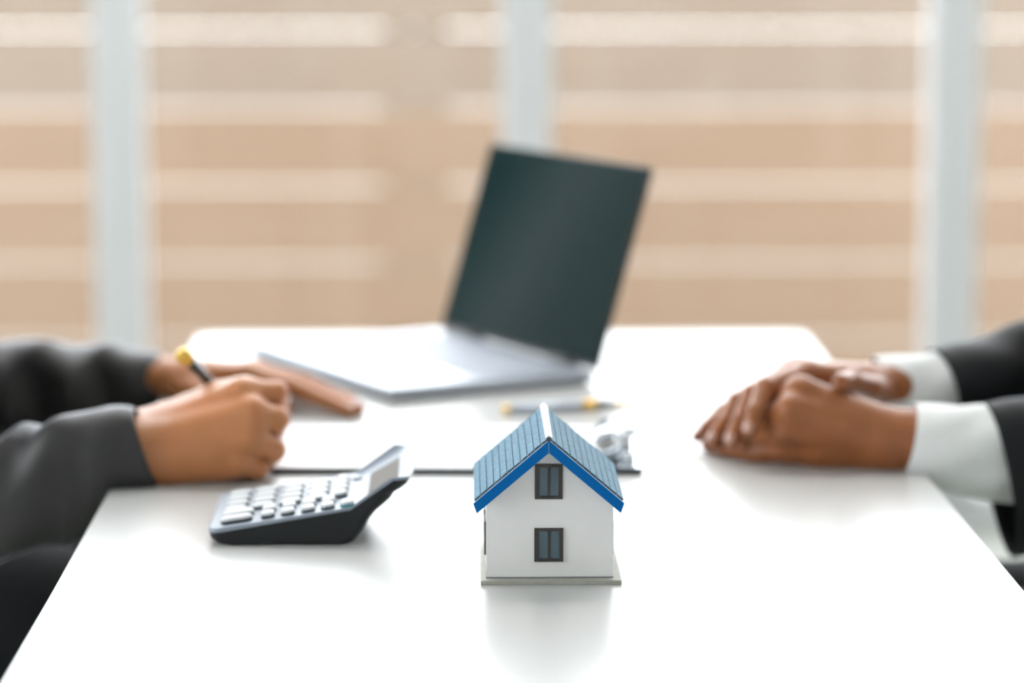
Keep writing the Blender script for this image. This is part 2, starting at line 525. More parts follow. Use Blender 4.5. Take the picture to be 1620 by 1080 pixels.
def house_window(x0, x1, z0, z1, side=None):
    """frame of four bars, a centre bar and two panes on the front wall (or a side wall)"""
    w = empty('window', (0, 0, 0)); w.parent = house
    fw = 0.0036
    def bx(name, m, a0, a1, c0, c1, d0, d1):
        if side is None:
            box(name, m, a0 - HX, a1 - HX, WY0 - d1 - HY, WY0 - d0 - HY, c0 - TZ, c1 - TZ, 0.0002, w)
        else:
            wall = WX0 if side < 0 else WX1
            xa, xb = sorted((wall + side * d0, wall + side * d1))
            box(name, m, xa - HX, xb - HX, a0 - HY, a1 - HY, c0 - TZ, c1 - TZ, 0.0002, w)
    bx('frame_bar', M['win_frame'], x0, x0 + fw, z0, z1, 0, 0.0016)
    bx('frame_bar', M['win_frame'], x1 - fw * 0.85, x1, z0, z1, 0, 0.0016)
    bx('frame_bar', M['win_frame'], x0 + fw, x1 - fw * 0.85, z1 - 0.0028, z1, 0, 0.0016)
    bx('frame_bar', M['win_frame'], x0 + fw, x1 - fw * 0.85, z0, z0 + 0.0024, 0, 0.0016)
    xm = (x0 + x1) / 2 + 0.0003
    bx('centre_bar', M['win_frame'], xm - 0.0009, xm + 0.0009, z0 + 0.0024, z1 - 0.0028, 0, 0.0013)
    bx('pane', M['win_pane'], x0 + fw, xm - 0.0009, z0 + 0.0024, z1 - 0.0028, 0, 0.0006)
    bx('pane', M['win_pane'], xm + 0.0009, x1 - fw * 0.85, z0 + 0.0024, z1 - 0.0028, 0, 0.0006)
house_window(0.0750, 0.0981, 0.8106, 0.8401)
house_window(0.0746, 0.0987, 0.7575, 0.7861)
house_window(2.392, 2.420, 0.7575, 0.7861, -1)
house_window(2.440, 2.468, 0.7575, 0.7861, -1)
house_window(2.392, 2.420, 0.7575, 0.7861, 1)
house_window(2.440, 2.468, 0.7575, 0.7861, 1)

# roof: two slabs, eleven shingle strips each, blue barge boards, white ridge strip
RYF, RYB = 2.3525, 2.5085
for sgn in (-1, 1):
    xe = AX + sgn * 0.0620
    u = Vector((sgn, 0, -SL)).normalized()          # down the slope
    nrm = Vector((sgn * SL, 0, 1)).normalized()
    L = 0.0620 / abs(u.x)
    top = Vector((AX - HX, 0, RZ - TZ))
    def slab(name, m, s0, s1, n0, n1, y0, y1, bev=0.0, parent=house):
        bm = bmesh.new()
        c = []
        for y in (y0, y1):
            for (s, n) in ((s0, n0), (s1, n0), (s1, n1), (s0, n1)):
                p = top + u * s + nrm * n
                c.append(bm.verts.new((p.x, y - HY, p.z)))
        for f in ((0, 1, 2, 3), (7, 6, 5, 4), (0, 4, 5, 1), (1, 5, 6, 2), (2, 6, 7, 3), (3, 7, 4, 0)):
            bm.faces.new([c[i] for i in f])
        bmesh.ops.recalc_face_normals(bm, faces=bm.faces[:])
        if bev: bmesh.ops.bevel(bm, geom=bm.edges[:], offset=bev, segments=1, affect='EDGES')
        return link(name, from_bm(bm, name), m, parent)
    slab('roof_slab', M['roof_edge'], 0.0, L, -0.0042, -0.0014, RYF - 0.0004, RYB)
    slab('roof_liner', M['roof_line'], 0.0, L - 0.0002, -0.0014, -0.0009, RYF - 0.0002, RYB)
    NS = 11
    for k in range(NS):
        s0 = 0.0016 + (L - 0.0016) * k / NS
        s1 = 0.0016 + (L - 0.0016) * (k + 1) / NS
        slab('shingle_strip', M['roof'], s0 + 0.0004, s1 - 0.0004, -0.0009, 0.0001 + 0.0002 * random.random(), RYF + random.uniform(-.0003, .0003), RYB, 0.0002)
    # barge board below the roof edge at the front
    bm = bmesh.new()
    t = 0.0022
    pa = [(AX + sgn * 0.0003, roofz(AX, 0.0030)), (xe + sgn * 0.0003, roofz(xe, 0.0030)), (xe - sgn * 0.0025, roofz(xe, 0.0030) - 0.0080), (AX + sgn * 0.0003, roofz(AX, 0.0132))]
    bm_extrude_profile(bm, [(x - HX, z - TZ) for x, z in pa], RYF - 0.0012 - HY, RYF + 0.0010 - HY)
    link('barge_board', from_bm(bm, 'barge_board'), M['blue_trim'], house)
    bm = bmesh.new()
    bm_extrude_profile(bm, [(x - HX, z - TZ) for x, z in pa], RYB - 0.0010 - HY, RYB + 0.0012 - HY)
    link('barge_board', from_bm(bm, 'barge_board'), M['blue_trim'], house)
bm = bmesh.new()
bm_extrude_profile(bm, [(AX - HX - 0.0027, RIDGE - 0.0018), (AX - HX, RIDGE - 0.0003), (AX - HX + 0.0027, RIDGE - 0.0018), (AX - HX + 0.0029, RIDGE - 0.0006), (AX - HX, RIDGE + 0.0014), (AX - HX - 0.0029, RIDGE - 0.0006)], RYF + 0.001 - HY, RYB + 0.0005 - HY)
link('ridge_strip', from_bm(bm, 'ridge_strip'), M['ridge'], house)
bm = bmesh.new()
bm_extrude_profile(bm, [(AX - HX - 0.0040, RIDGE - 0.0030), (AX - HX, RIDGE - 0.0028), (AX - HX + 0.0034, RIDGE - 0.0028), (AX - HX, RIDGE + 0.0008)], RYF - 0.0016 - HY, RYF + 0.0010 - HY)
link('ridge_end', from_bm(bm, 'ridge_end'), M['roof_line'], house)

# ================================================================ CALCULATOR
M['calc_body'] = mat('black_plastic', (0.009, 0.011, 0.012), 0.45, spec=0.3, bump=(900, 0.05, 0.0002))
M['calc_face'] = mat('silver_white_plastic', (0.25, 0.29, 0.345), 0.4)
M['key_white'] = mat('white_key', (0.52, 0.54, 0.56), 0.4)
M['key_side'] = mat('black_key_side', (0.01, 0.02, 0.025), 0.4)
M['key_teal'] = mat('teal_key_side', (0.0, 0.22, 0.24), 0.4)
M['lcd'] = mat('grey_lcd', (0.15, 0.138, 0.125), 0.6, spec=0.05)
M['bezel'] = mat('dark_bezel', (0.06, 0.09, 0.12), 0.35)
CX, CYm = -0.120, 2.592
CO = (CX, CYm, TZ)
calc = tag(empty('calculator', CO), 'black desktop calculator with white keys and tilted display beside the model house', 'calculator')
CW = 0.080                                      # half width
def corner_inset(t, r_):
    """inset of an end at |y| = t (0..1) for rounded plan corners"""
    d = CW * (1 - t)
    if d >= r_: return 0.0
    return r_ - math.sqrt(max(r_ * r_ - (r_ - d) ** 2, 0))
def plan_slab(name, m, prof, half, rl, rr, bow, parent, nslice=25, inset=0.0):
    xs = [p[0] for p in prof]
    x0, x1 = min(xs), max(xs)
    bm = bmesh.new()
    rows = []
    ts = [math.sin(math.pi / 2 * (-1 + 2 * i / (nslice - 1))) for i in range(nslice)]
    for t in ts:
        a = abs(t)
        l = corner_inset(a, rl); r = corner_inset(a, rr) + bow * t * t
        row = []
        for x, z in prof:
            f = (x - x0) / (x1 - x0)
            xx = (x0 + l) + ((x1 - r) - (x0 + l)) * f
            # keep height law of the surface: shift only
            row.append(bm.verts.new((xx - CX, t * half, z - TZ)))
        rows.append(row)
    n = len(prof)
    for a, b in zip(rows[:-1], rows[1:]):
        for i in range(n):
            j = (i + 1) % n
            f = bm.faces.new((a[i], a[j], b[j], b[i])); f.smooth = False
    bm.faces.new(rows[0]); bm.faces.new(list(reversed(rows[-1])))
    bmesh.ops.recalc_face_normals(bm, faces=bm.faces[:])
    return link(name, from_bm(bm, name), m, parent)
# side outline (x, z)
bodyp = [(-0.2075, 0.7510), (-0.2060, 0.7460), (-0.2000, 0.7415), (-0.190, 0.7400), (-0.166, 0.7400), (-0.150, 0.7418), (-0.135, 0.7418), (-0.118, 0.7400), (-0.083, 0.7400), (-0.0755, 0.7425), (-0.0690, 0.7500), (-0.0620, 0.7620), (-0.0560, 0.7690), (-0.0480, 0.7755), (-0.0430, 0.7800), (-0.0400, 0.7850), (-0.0330, 0.7890), (-0.0280, 0.7930), (-0.0262, 0.7975),
         (-0.0708, 0.7712)]
plan_slab('body', M['calc_body'], bodyp, CW, 0.009, 0.012, 0.006, calc)
facep = [(-0.2082, 0.7510), (-0.2080, 0.7535), (-0.2066, 0.7550), (-0.0712, 0.7738), (-0.0290, 0.7998), (-0.0258, 0.8003), (-0.0248, 0.7985), (-0.0262, 0.7972), (-0.0705, 0.7708)]
plan_slab('face_plate', M['calc_face'], facep, CW - 0.0004, 0.009, 0.012, 0.006, calc)
# keypad frame
k0 = Vector((-0.2066, 0, 0.7550)); k1 = Vector((-0.0712, 0, 0.7738))
ku = (k1 - k0).normalized(); kang = math.atan2(ku.z, ku.x)
def key_mesh(w, d, h, side):
    bm = bmesh.new()
    n = 7
    def outline(sx, sy, r):
        o = []
        for cx, cy, a0 in [(1, -1, -90), (1, 1, 0), (-1, 1, 90), (-1, -1, 180)]:
            for q in range(n):
                a = math.radians(a0 + 90 * q / (n - 1))
                o.append((cx * (sx - r) + r * math.cos(a), cy * (sy - r) + r * math.sin(a)))
        return o
    r = min(w, d) * 0.42
    layers = [(1.0, 0.0), (1.0, h * 0.52), (0.97, h * 0.80), (0.88, h * 0.97), (0.55, h)]
    rings = []
    for s, z in layers:
        rings.append([bm.verts.new((x * s, y * (s if s > 0.9 else s * 0.95), z)) for x, y in outline(w / 2, d / 2, r)])
    for li, (a, b) in enumerate(zip(rings[:-1], rings[1:])):
        for i in range(len(a)):
            j = (i + 1) % len(a)
            f = bm.faces.new((a[i], a[j], b[j], b[i])); f.smooth = li > 0
            f.material_index = 1 if li == 0 else 0
    bm.faces.new(rings[-1])
    me = from_bm(bm, 'key')
    me.materials.append(M['key_white']); me.materials.append(side)
    return me
KM = {'wide': key_mesh(0.0285, 0.0165, 0.0056, M['key_side']), 'small': key_mesh(0.0122, 0.0165, 0.0056, M['key_side']),
      'mid': key_mesh(0.0205, 0.0165, 0.0046, M['key_side']), 'teal': key_mesh(0.0125, 0.0165, 0.0056, M['key_teal'])}
def put_key(kind, s, y):
    p = k0 + ku * s
    o = bpy.data.objects.new('key', KM[kind])
    COL.objects.link(o); o.parent = calc
    o.location = (p.x - CX, y - CYm, p.z - TZ - 0.0002)
    o.rotation_euler = (0, -kang, 0)
rows = [2.592 - CW + 0.0165 + 0.0232 * j for j in range(6)]
for j, y in enumerate(rows):
    if j < 2:
        put_key('wide', 0.0235, y)
        for s in (0.0515, 0.0695, 0.0875, 0.1050): put_key('small', s, y)
        if j == 0: put_key('teal', 0.1225, y)
    else:
        for s in (0.0195, 0.0440, 0.0690, 0.0935): put_key('mid', s, y)
        put_key('small', 0.1150, y)
def on_plane(name, m, s0, s1, y0, y1, base, u, h0, h1, bev=0.0):
    nrm = Vector((-u.z, 0, u.x))
    bm = bmesh.new()
    bm_box(bm, s0, s1, y0 - CYm, y1 - CYm, h0, h1, bev)
    a = math.atan2(u.z, u.x)
    bmesh.ops.transform(bm, matrix=Matrix.Translation((base.x - CX, 0, base.z - TZ)) @ Matrix.Rotation(-a, 4, 'Y'), verts=bm.verts[:])
    return link(name, from_bm(bm, name), m, calc)
on_plane('slide_switch', M['key_side'], 0.1235, 0.1325, 2.640, 2.655, k0, ku, -0.0005, 0.0012, 0.0003)
on_plane('slide_switch_knob', M['calc_face'], 0.1240, 0.1320, 2.641, 2.647, k0, ku, 0.0010, 0.0022, 0.0003)
d0 = Vector((-0.0712, 0, 0.7738)); d1 = Vector((-0.0290, 0, 0.7998)); du = (d1 - d0).normalized()
on_plane('display_bezel', M['bezel'], 0.0035, 0.0380, 2.592 - 0.0640, 2.592 + 0.0640, d0, du, -0.001, 0.0008, 0.0003)
on_plane('display', M['lcd'], 0.0050, 0.0365, 2.592 - 0.0625, 2.592 + 0.0600, d0, du, 0.0002, 0.0012, 0.0002)
on_plane('hinge_line', M['bezel'], 0.1355, 0.1362, 2.592 - 0.074, 2.592 + 0.074, k0, ku, -0.0005, 0.0005)

# ================================================================ CLIPBOARD, PAPER, PENS
M['clipboard'] = mat('black_clipboard', (0.010, 0.018, 0.026), 0.6, spec=0.2, noise=(120, (0.02, 0.024, 0.03), 4, (1, 1, 1)))
M['paper'] = mat('white_paper', (0.92, 0.925, 0.935), 0.7, noise=(40, (0.91, 0.915, 0.925), 3, (1, 1, 1)))
M['chrome'] = mat('chrome', (0.66, 0.70, 0.74), 0.2, metal=1.0, noise=(8, (0.6, 0.65, 0.7), 3, (1, 1, 1)))
M['gold'] = mat('polished_gold', (0.85, 0.55, 0.13), 0.2, metal=1.0, noise=(30, (0.8, 0.5, 0.1), 3, (1, 1, 1)))
M['gold_cap'] = mat('yellow_gold_cap', (0.83, 0.56, 0.10), 0.3, metal=0.35, noise=(60, (0.78, 0.5, 0.08), 3, (1, 1, 1)))
M['pen_dark'] = mat('dark_pen_barrel', (0.03, 0.024, 0.02), 0.22, coat=0.5)
M['pen_silver'] = mat('brushed_silver_barrel', (0.50, 0.55, 0.62), 0.28, metal=0.9, noise=(90, (0.42, 0.48, 0.55), 3, (1, 1, 0.1)))
M['rubber'] = mat('black_rubber', (0.012, 0.016, 0.016), 0.5)

BX, BY, BR = 0.0165, 2.945, math.radians(-2.2)
cb = tag(empty('clipboard', (BX, BY, TZ), BR), 'black clipboard with a chrome lever clip, lying flat behind the model house', 'clipboard')
box('board', M['clipboard'], -0.185, 0.185, -0.1170, 0.1170, 0.0, 0.0056, 0.001, cb)
# lever clip: base plate, arched lever, pivot rod (profile in x,z; runs along y)
bm = bmesh.new(); bm_box(bm, 0.160, 0.1835, -0.112, 0.055, 0.0054, 0.0068, 0.0005)
link('clip_plate', from_bm(bm, 'clip_plate'), M['chrome'], cb)
def ribbon(name, pts, th, y0, y1, m, parent):
    P = spline([(p[0], 0, p[1], 0) for p in pts], 40)[:, [0, 2]]
    T = np.gradient(P, axis=0); T /= np.linalg.norm(T, axis=1)[:, None]
    N = np.stack([-T[:, 1], T[:, 0]], 1)
    poly = [tuple(v) for v in (P + N * th / 2)] + [tuple(v) for v in (P - N * th / 2)[::-1]]
    bm = bmesh.new()
    n = len(P)
    for y in (y0, y1):
        for p in poly: bm.verts.new((p[0], y, p[1]))
    bm.verts.ensure_lookup_table()
    m2 = 2 * n
    for i in range(m2):
        j = (i + 1) % m2
        bm.faces.new((bm.verts[i], bm.verts[j], bm.verts[m2 + j], bm.verts[m2 + i]))
    for k in (0, m2):
        for i in range(n - 1):
            bm.faces.new((bm.verts[k + i], bm.verts[k + i + 1], bm.verts[k + m2 - 2 - i], bm.verts[k + m2 - 1 - i]))
    bmesh.ops.recalc_face_normals(bm, faces=bm.faces[:])
    for f in bm.faces: f.smooth = len(f.verts) == 4 and abs(f.normal.y) < 0.5
    return link(name, from_bm(bm, name), m, parent)
ribbon('clip_lever', [(0.138, 0.0215), (0.144, 0.0300), (0.153, 0.0335), (0.162, 0.0300), (0.166, 0.0200), (0.163, 0.0125), (0.155, 0.0085), (0.142, 0.0058)], 0.0024, -0.075, 0.012, M['chrome'], cb)
bm = bmesh.new(); bm_cyl(bm, (0.1715, -0.086, 0.0125), (0.1715, 0.022, 0.0125), 0.0042, n=20)
link('clip_pivot', from_bm(bm, 'clip_pivot'), M['rubber'], cb)
for yy in (-0.090, 0.018):
    bm = bmesh.new(); bm_box(bm, 0.164, 0.178, yy, yy + 0.004, 0.0066, 0.0175, 0.001)
    link('clip_bracket', from_bm(bm, 'clip_bracket'), M['chrome'], cb)

def sheet(name, x, y, z, rz, label, w=0.330, d=0.236, curl=0.0):
    bm = bmesh.new()
    nx, ny = 12, 9
    g = []
    for k in (0, 1):
        for j in range(ny + 1):
            for i in range(nx + 1):
                u = i / nx; v = j / ny
                zz = curl * (max(0, 0.35 - u) ** 2) * 4 * (0.6 + 0.4 * math.sin(v * 3))
                g.append(bm.verts.new(((u - .5) * w, (v - .5) * d, zz + k * 0.00025)))
    N = (nx + 1) * (ny + 1)
    for j in range(ny):
        for i in range(nx):
            a = j * (nx + 1) + i
            bm.faces.new((g[a + nx + 1], g[a + nx + 2], g[a + 1], g[a]))
            bm.faces.new((g[N + a], g[N + a + 1], g[N + a + nx + 2], g[N + a + nx + 1]))
    rim = [i for i in range(nx + 1)] + [(j * (nx + 1) + nx) for j in range(1, ny + 1)] + [ny * (nx + 1) + i for i in range(nx - 1, -1, -1)] + [j * (nx + 1) for j in range(ny - 1, 0, -1)]
    for q in range(len(rim)):
        a, b = rim[q], rim[(q + 1) % len(rim)]
        bm.faces.new((g[a], g[b], g[N + b], g[N + a]))
    o = link(name, from_bm(bm, name), M['paper'], None, (x, y, z), (0, 0, rz))
    return tag(o, label, 'paper', 'papers on the clipboard')
sheet('paper_sheet', BX - 0.022, BY + 0.0055, TZ + 0.00565, BR, 'lower white paper sheet on the clipboard')
sheet('paper_sheet', BX - 0.024, BY + 0.0065, TZ + 0.00595, BR + 0.004, 'top blank white paper sheet on the clipboard, under the writing hand')

def pen(name, tip, end, label, kind):
    tip = Vector(tip); end = Vector(end)
    d = (tip - end); L = d.length; d.normalize()
    root = tag(empty(name, end), label, 'pen')
    def part(nm, m, prof):
        bm = bmesh.new(); bm_rev(bm, (0, 0, 0), d, prof, 24)
        return link(nm, from_bm(bm, nm), m, root)
    if kind == 0:
        part('end_cap', M['gold_cap'], [(-0.001, 0.003), (0.0, 0.0062), (0.003, 0.0080), (0.011, 0.0082), (0.014, 0.0060), (0.016, 0.0052)])
        part('barrel', M['pen_dark'], [(0.016, 0.0048), (0.03, 0.0050), (L * 0.55, 0.0052), (L * 0.62, 0.005)])
        part('ring', M['gold'], [(L * 0.62, 0.0054), (L * 0.64, 0.0054)])
        part('grip', M['pen_dark'], [(L * 0.64, 0.0050), (L - 0.02, 0.0042), (L - 0.012, 0.0034)])
        part('point', M['gold'], [(L - 0.012, 0.0032), (L - 0.004, 0.0013), (L, 0.0004)])
        a = Vector((0.3, -0.5, 0.8)); a = (a - d * a.dot(d)).normalized()
        bm = bmesh.new(); bm_cyl(bm, d * 0.012 + a * 0.0075, d * 0.05 + a * 0.0068, 0.0011, 0.0009, 10); bm_cyl(bm, d * 0.012 + a * 0.004, d * 0.012 + a * 0.0078, 0.0012, 0.0012, 10)
        link('pocket_clip', from_bm(bm, 'pocket_clip'), M['chrome'], root)
    else:
        part('end_cap', M['gold'], [(0.0, 0.003), (0.001, 0.0046), (0.006, 0.0048), (0.008, 0.0046)])
        part('barrel', M['pen_silver'], [(0.008, 0.0046), (L * 0.4, 0.0052), (L * 0.56, 0.0052)])
        part('ring', M['gold'], [(L * 0.56, 0.0055), (L * 0.62, 0.0055), (L * 0.66, 0.0053)])
        part('grip', M['pen_dark'], [(L * 0.66, 0.0050), (L * 0.74, 0.0046), (L * 0.80, 0.0044)])
        part('point', M['gold'], [(L * 0.80, 0.0040), (L * 0.92, 0.0030), (L - 0.005, 0.0014), (L, 0.0006)])
    return root
pen('writing_pen', (-0.1618, 2.8864, 0.7453), (-0.2600, 2.8400, 0.8625), 'dark pen with a gold end held upright in the writing hand', 0)
pen('ballpoint_pen', (0.2245, 3.2139, 0.7455), (0.0653, 3.1683, 0.7455), 'silver and black pen with gold rings lying on the table behind the model house', 1)

# ================================================================ LAPTOP
M['silver'] = mat('silver_aluminium', (0.46, 0.50, 0.56), 0.36, metal=0.6, noise=(4, (0.44, 0.48, 0.54), 3, (1, 1, 1)), bump=(1200, 0.03, 0.0002))
M['lid'] = mat('dark_grey_lid', (0.03, 0.034, 0.037), 0.45, metal=0.3)
M['screen'] = mat('dark_glossy_screen', (0.008, 0.024, 0.025), 0.08, spec=0.10)
M['key_grey'] = mat('pale_grey_keys', (0.42, 0.46, 0.53), 0.5)
M['key_well'] = mat('grey_key_well', (0.33, 0.37, 0.43), 0.5)
M['touchpad'] = mat('silver_touchpad', (0.55, 0.58, 0.64), 0.3, metal=0.3)
Bc = Vector((0.178, 3.372, TZ)); hd = Vector((0.46, -0.888, 0)).normalized(); bd = Vector((-0.888, -0.46, 0)).normalized()
LW, LD = 0.395, 0.268
lorg = Bc - hd * (LW / 2)                        # middle of the hinge
lap = tag(empty('laptop', lorg, math.atan2(hd.y, hd.x)), 'open silver laptop with a dark screen at the far end of the table', 'laptop')
# local x along the hinge, local -y ... base runs towards bd
sy = 1 if Vector((-hd.y, hd.x, 0)).dot(bd) > 0 else -1
def lbox(name, m, x0, x1, d0_, d1_, z0, z1, bev=0.0, parent=lap):
    y0, y1 = sorted((sy * d0_, sy * d1_))
    return box(name, m, x0, x1, y0, y1, z0, z1, bev, parent)
base = lbox('base', M['silver'], -LW / 2, LW / 2, 0.0, LD, 0.003, 0.0165, 0.003)
lbox('base_underside', M['rubber'], -LW / 2 + 0.006, LW / 2 - 0.006, 0.006, LD - 0.006, 0.0, 0.0035, 0.001)
lbox('key_well', M['key_well'], -LW / 2 + 0.024, LW / 2 - 0.024, 0.030, 0.145, 0.0162, 0.0168, 0.0003)
lbox('touchpad', M['touchpad'], -0.062, 0.062, 0.165, 0.250, 0.0162, 0.0169, 0.0003)
km = None
kw = (LW - 0.056) / 15
for r in range(6):
    x = -LW / 2 + 0.028
    cols = [1.0] * 15 if r < 2 else ([1.5] + [1.0] * 12 + [1.5] if r == 2 else ([1.75] + [1] * 11 + [2.25] if r == 3 else ([2.25] + [1] * 10 + [2.75] if r == 4 else [1.25, 1.25, 1.25, 1, 5.25, 1, 1, 1, 1, 1])))
    for c in cols:
        w = kw * c
        lbox('keyboard_key', M['key_grey'], x + 0.0014, x + w - 0.0014, 0.0325 + r * 0.0185, 0.0325 + r * 0.0185 + 0.0158, 0.0166, 0.0182, 0.0004)
        x += w
# lid
tau = math.radians(17.5); LL = 0.247
lid = box('lid', M['lid'], -LW / 2, LW / 2, -0.0035, 0.0035, 0.0, LL, 0.002)
lid.parent = lap
lid.location = (0, -sy * 0.003, 0.0165)
lid.rotation_euler = (sy * tau, 0, 0)
# inner face looks towards the base (+sy)
def lidbox(name, m, x0, x1, z0, z1, t0, t1, bev=0):
    y0, y1 = sorted((sy * t0, sy * t1))
    return box(name, m, x0, x1, y0, y1, z0, z1, bev, lid)
lidbox('screen', M['screen'], -LW / 2 + 0.003, LW / 2 - 0.003, 0.006, LL - 0.003, 0.0030, 0.0042, 0.0003)
for hx in (-0.12, 0.12):
    bm = bmesh.new(); bm_cyl(bm, (hx - 0.03, -sy * 0.002, 0.0165), (hx + 0.03, -sy * 0.002, 0.0165), 0.0055, n=16)
    link('hinge', from_bm(bm, 'hinge'), M['rubber'], lap)

# ================================================================ PEOPLE
M['skin_light'] = mat('light_tan_skin', (0.46, 0.185, 0.066), 0.42, spec=0.5, noise=(35, (0.50, 0.195, 0.078), 4, (1, 1, 1)), bump=(420, 0.12, 0.0008), sss=0.12, sheen=0.5, sheen_rough=0.25)
M['skin_dark'] = mat('brown_skin', (0.265, 0.088, 0.026), 0.40, spec=0.5, noise=(30, (0.33, 0.112, 0.036), 4, (1, 1, 1)), bump=(420, 0.14, 0.0008), sss=0.06, sheen=0.5, sheen_rough=0.25)
M['nail_light'] = mat('light_nail', (0.66, 0.40, 0.33), 0.25, coat=0.4)
M['nail_dark'] = mat('pink_brown_nail', (0.52, 0.30, 0.23), 0.25, coat=0.4)
M['grey_cloth'] = mat('grey_blazer_cloth', (0.020, 0.019, 0.019), 0.5, noise=(500, (0.025, 0.024, 0.024), 3, (1, 1, 1)), bump=(1500, 0.2, 0.0004), spec=0.5, sheen=0.9, sheen_rough=0.22, sheen_col=(0.85, 0.86, 1.0))
M['black_cloth'] = mat('black_suit_cloth', (0.0045, 0.005, 0.006), 0.55, noise=(600, (0.007, 0.0075, 0.009), 3, (1, 1, 1)), bump=(1500, 0.15, 0.0004), spec=0.25, sheen=0.25, sheen_rough=0.22, sheen_col=(0.4, 0.55, 0.8))
M['dark_trousers'] = mat('dark_trousers_cloth', (0.006, 0.007, 0.008), 0.8, noise=(400, (0.008, 0.009, 0.010), 3, (1, 1, 1)), spec=0.25, sheen=0.04)
M['shirt'] = mat('white_shirt_cotton', (0.80, 0.81, 0.80), 0.7, noise=(300, (0.77, 0.78, 0.77), 3, (1, 1, 1)), bump=(900, 0.1, 0.0004))
M['leather'] = mat('black_leather', (0.010, 0.010, 0.011), 0.35, bump=(300, 0.1, 0.0005))
M['eye_white'] = mat('eye_white', (0.75, 0.74, 0.72), 0.2)
M['eye_dark'] = mat('dark_iris', (0.02, 0.012, 0.008), 0.15)
M['hair'] = mat('black_hair', (0.008, 0.007, 0.007), 0.5, bump=(200, 0.4, 0.002))

def nail_mesh(name, tip, prev, dorsal, w, l, m, parent, off):
    tip = Vector(tip[:3]); prev = Vector(prev[:3])
    d = (tip - prev).normalized()
    n = Vector(dorsal); n = (n - d * n.dot(d)).normalized()
    s = d.cross(n)
    bm = bmesh.new()
    R1, R2 = 6, 16
    c = tip + n * off - d * 0.0005
    rings = []
    for i in range(R1 + 1):
        f = i / R1
        ring = []
        for j in range(R2):
            a = 2 * math.pi * j / R2
            x = math.copysign(abs(math.cos(a)) ** 0.75, math.cos(a)) * f
            y = math.copysign(abs(math.sin(a)) ** 0.75, math.sin(a)) * f
            h = 0.0011 - 0.0028 * x * x - 0.0012 * y * y
            ring.append(bm.verts.new(c + s * (x * w / 2) + d * (y * l / 2) + n * h))
        rings.append(ring)
    for a, b in zip(rings[:-1], rings[1:]):
        for j in range(R2):
            k = (j + 1) % R2
            try: bm.faces.new((a[j], a[k], b[k], b[j])).smooth = True
            except ValueError: pass
    bmesh.ops.remove_doubles(bm, verts=bm.verts[:], dist=1e-6)
    r = bmesh.ops.solidify(bm, geom=bm.faces[:], thickness=0.0006)
    bmesh.ops.recalc_face_normals(bm, faces=bm.faces[:])
    return link('fingernail', from_bm(bm, 'fingernail'), m, parent)

# ---- person writing on the left: right hand (near) holding the pen
LN_core = [
    [(-0.3964, 2.8000, 0.7467, 0.0330), (-0.3407, 2.8000, 0.7602, 0.0290), (-0.3005, 2.8000, 0.7701, 0.0230)],
    [(-0.3076, 2.8120, 0.7830, 0.0180), (-0.2728, 2.8180, 0.7931, 0.0150), (-0.1955, 2.8080, 0.8253, 0.0140)],
    [(-0.3063, 2.7980, 0.7774, 0.0200), (-0.2711, 2.7980, 0.7842, 0.0170), (-0.1865, 2.7900, 0.8102, 0.0150)],
    [(-0.3056, 2.7900, 0.7683, 0.0200), (-0.2706, 2.7900, 0.7712, 0.0180), (-0.1877, 2.7850, 0.7874, 0.0145)],
    [(-0.3027, 2.7900, 0.7589, 0.0190), (-0.2695, 2.7950, 0.7559, 0.0180), (-0.1994, 2.7900, 0.7628, 0.0135)],
    [(-0.2674, 2.8050, 0.7514, 0.0180), (-0.2118, 2.8050, 0.7505, 0.0165)],
    [(-0.2496, 2.8200, 0.7813, 0.0200), (-0.2000, 2.8200, 0.7810, 0.0180)],
    [(-0.3104, 2.8380, 0.7846, 0.0160), (-0.2758, 2.8500, 0.7950, 0.0140), (-0.2236, 2.8520, 0.8192, 0.0115), (-0.1952, 2.8320, 0.8250, 0.0110)],
    [(-0.3062, 2.8280, 0.7845, 0.0170), (-0.2743, 2.8350, 0.7957, 0.0140), (-0.2220, 2.8320, 0.8207, 0.0120), (-0.1964, 2.8220, 0.8267, 0.0120)],
]
LN_limb = [
    [(-0.1955, 2.8080, 0.8266, 0.0130), (-0.1643, 2.8240, 0.8237, 0.0115), (-0.1638, 2.8520, 0.7916, 0.0095), (-0.1708, 2.8720, 0.7700, 0.0080)],
    [(-0.1865, 2.7900, 0.8102, 0.0135), (-0.1628, 2.8030, 0.8010, 0.0125), (-0.1701, 2.8380, 0.7744, 0.0100), (-0.1826, 2.8560, 0.7602, 0.0085)],
    [(-0.1877, 2.7850, 0.7874, 0.0130), (-0.1660, 2.7990, 0.7716, 0.0120), (-0.1794, 2.8320, 0.7501, 0.0095), (-0.1959, 2.8450, 0.7458, 0.0085)],
    [(-0.1994, 2.7900, 0.7628, 0.0120), (-0.1824, 2.8000, 0.7532, 0.0110), (-0.1949, 2.8280, 0.7414, 0.0090), (-0.2093, 2.8380, 0.7395, 0.0080)],
    [(-0.2615, 2.8500, 0.7898, 0.0150), (-0.2267, 2.8660, 0.8098, 0.0125), (-0.1985, 2.8760, 0.7990, 0.0110), (-0.1779, 2.8860, 0.7752, 0.0090)],
]
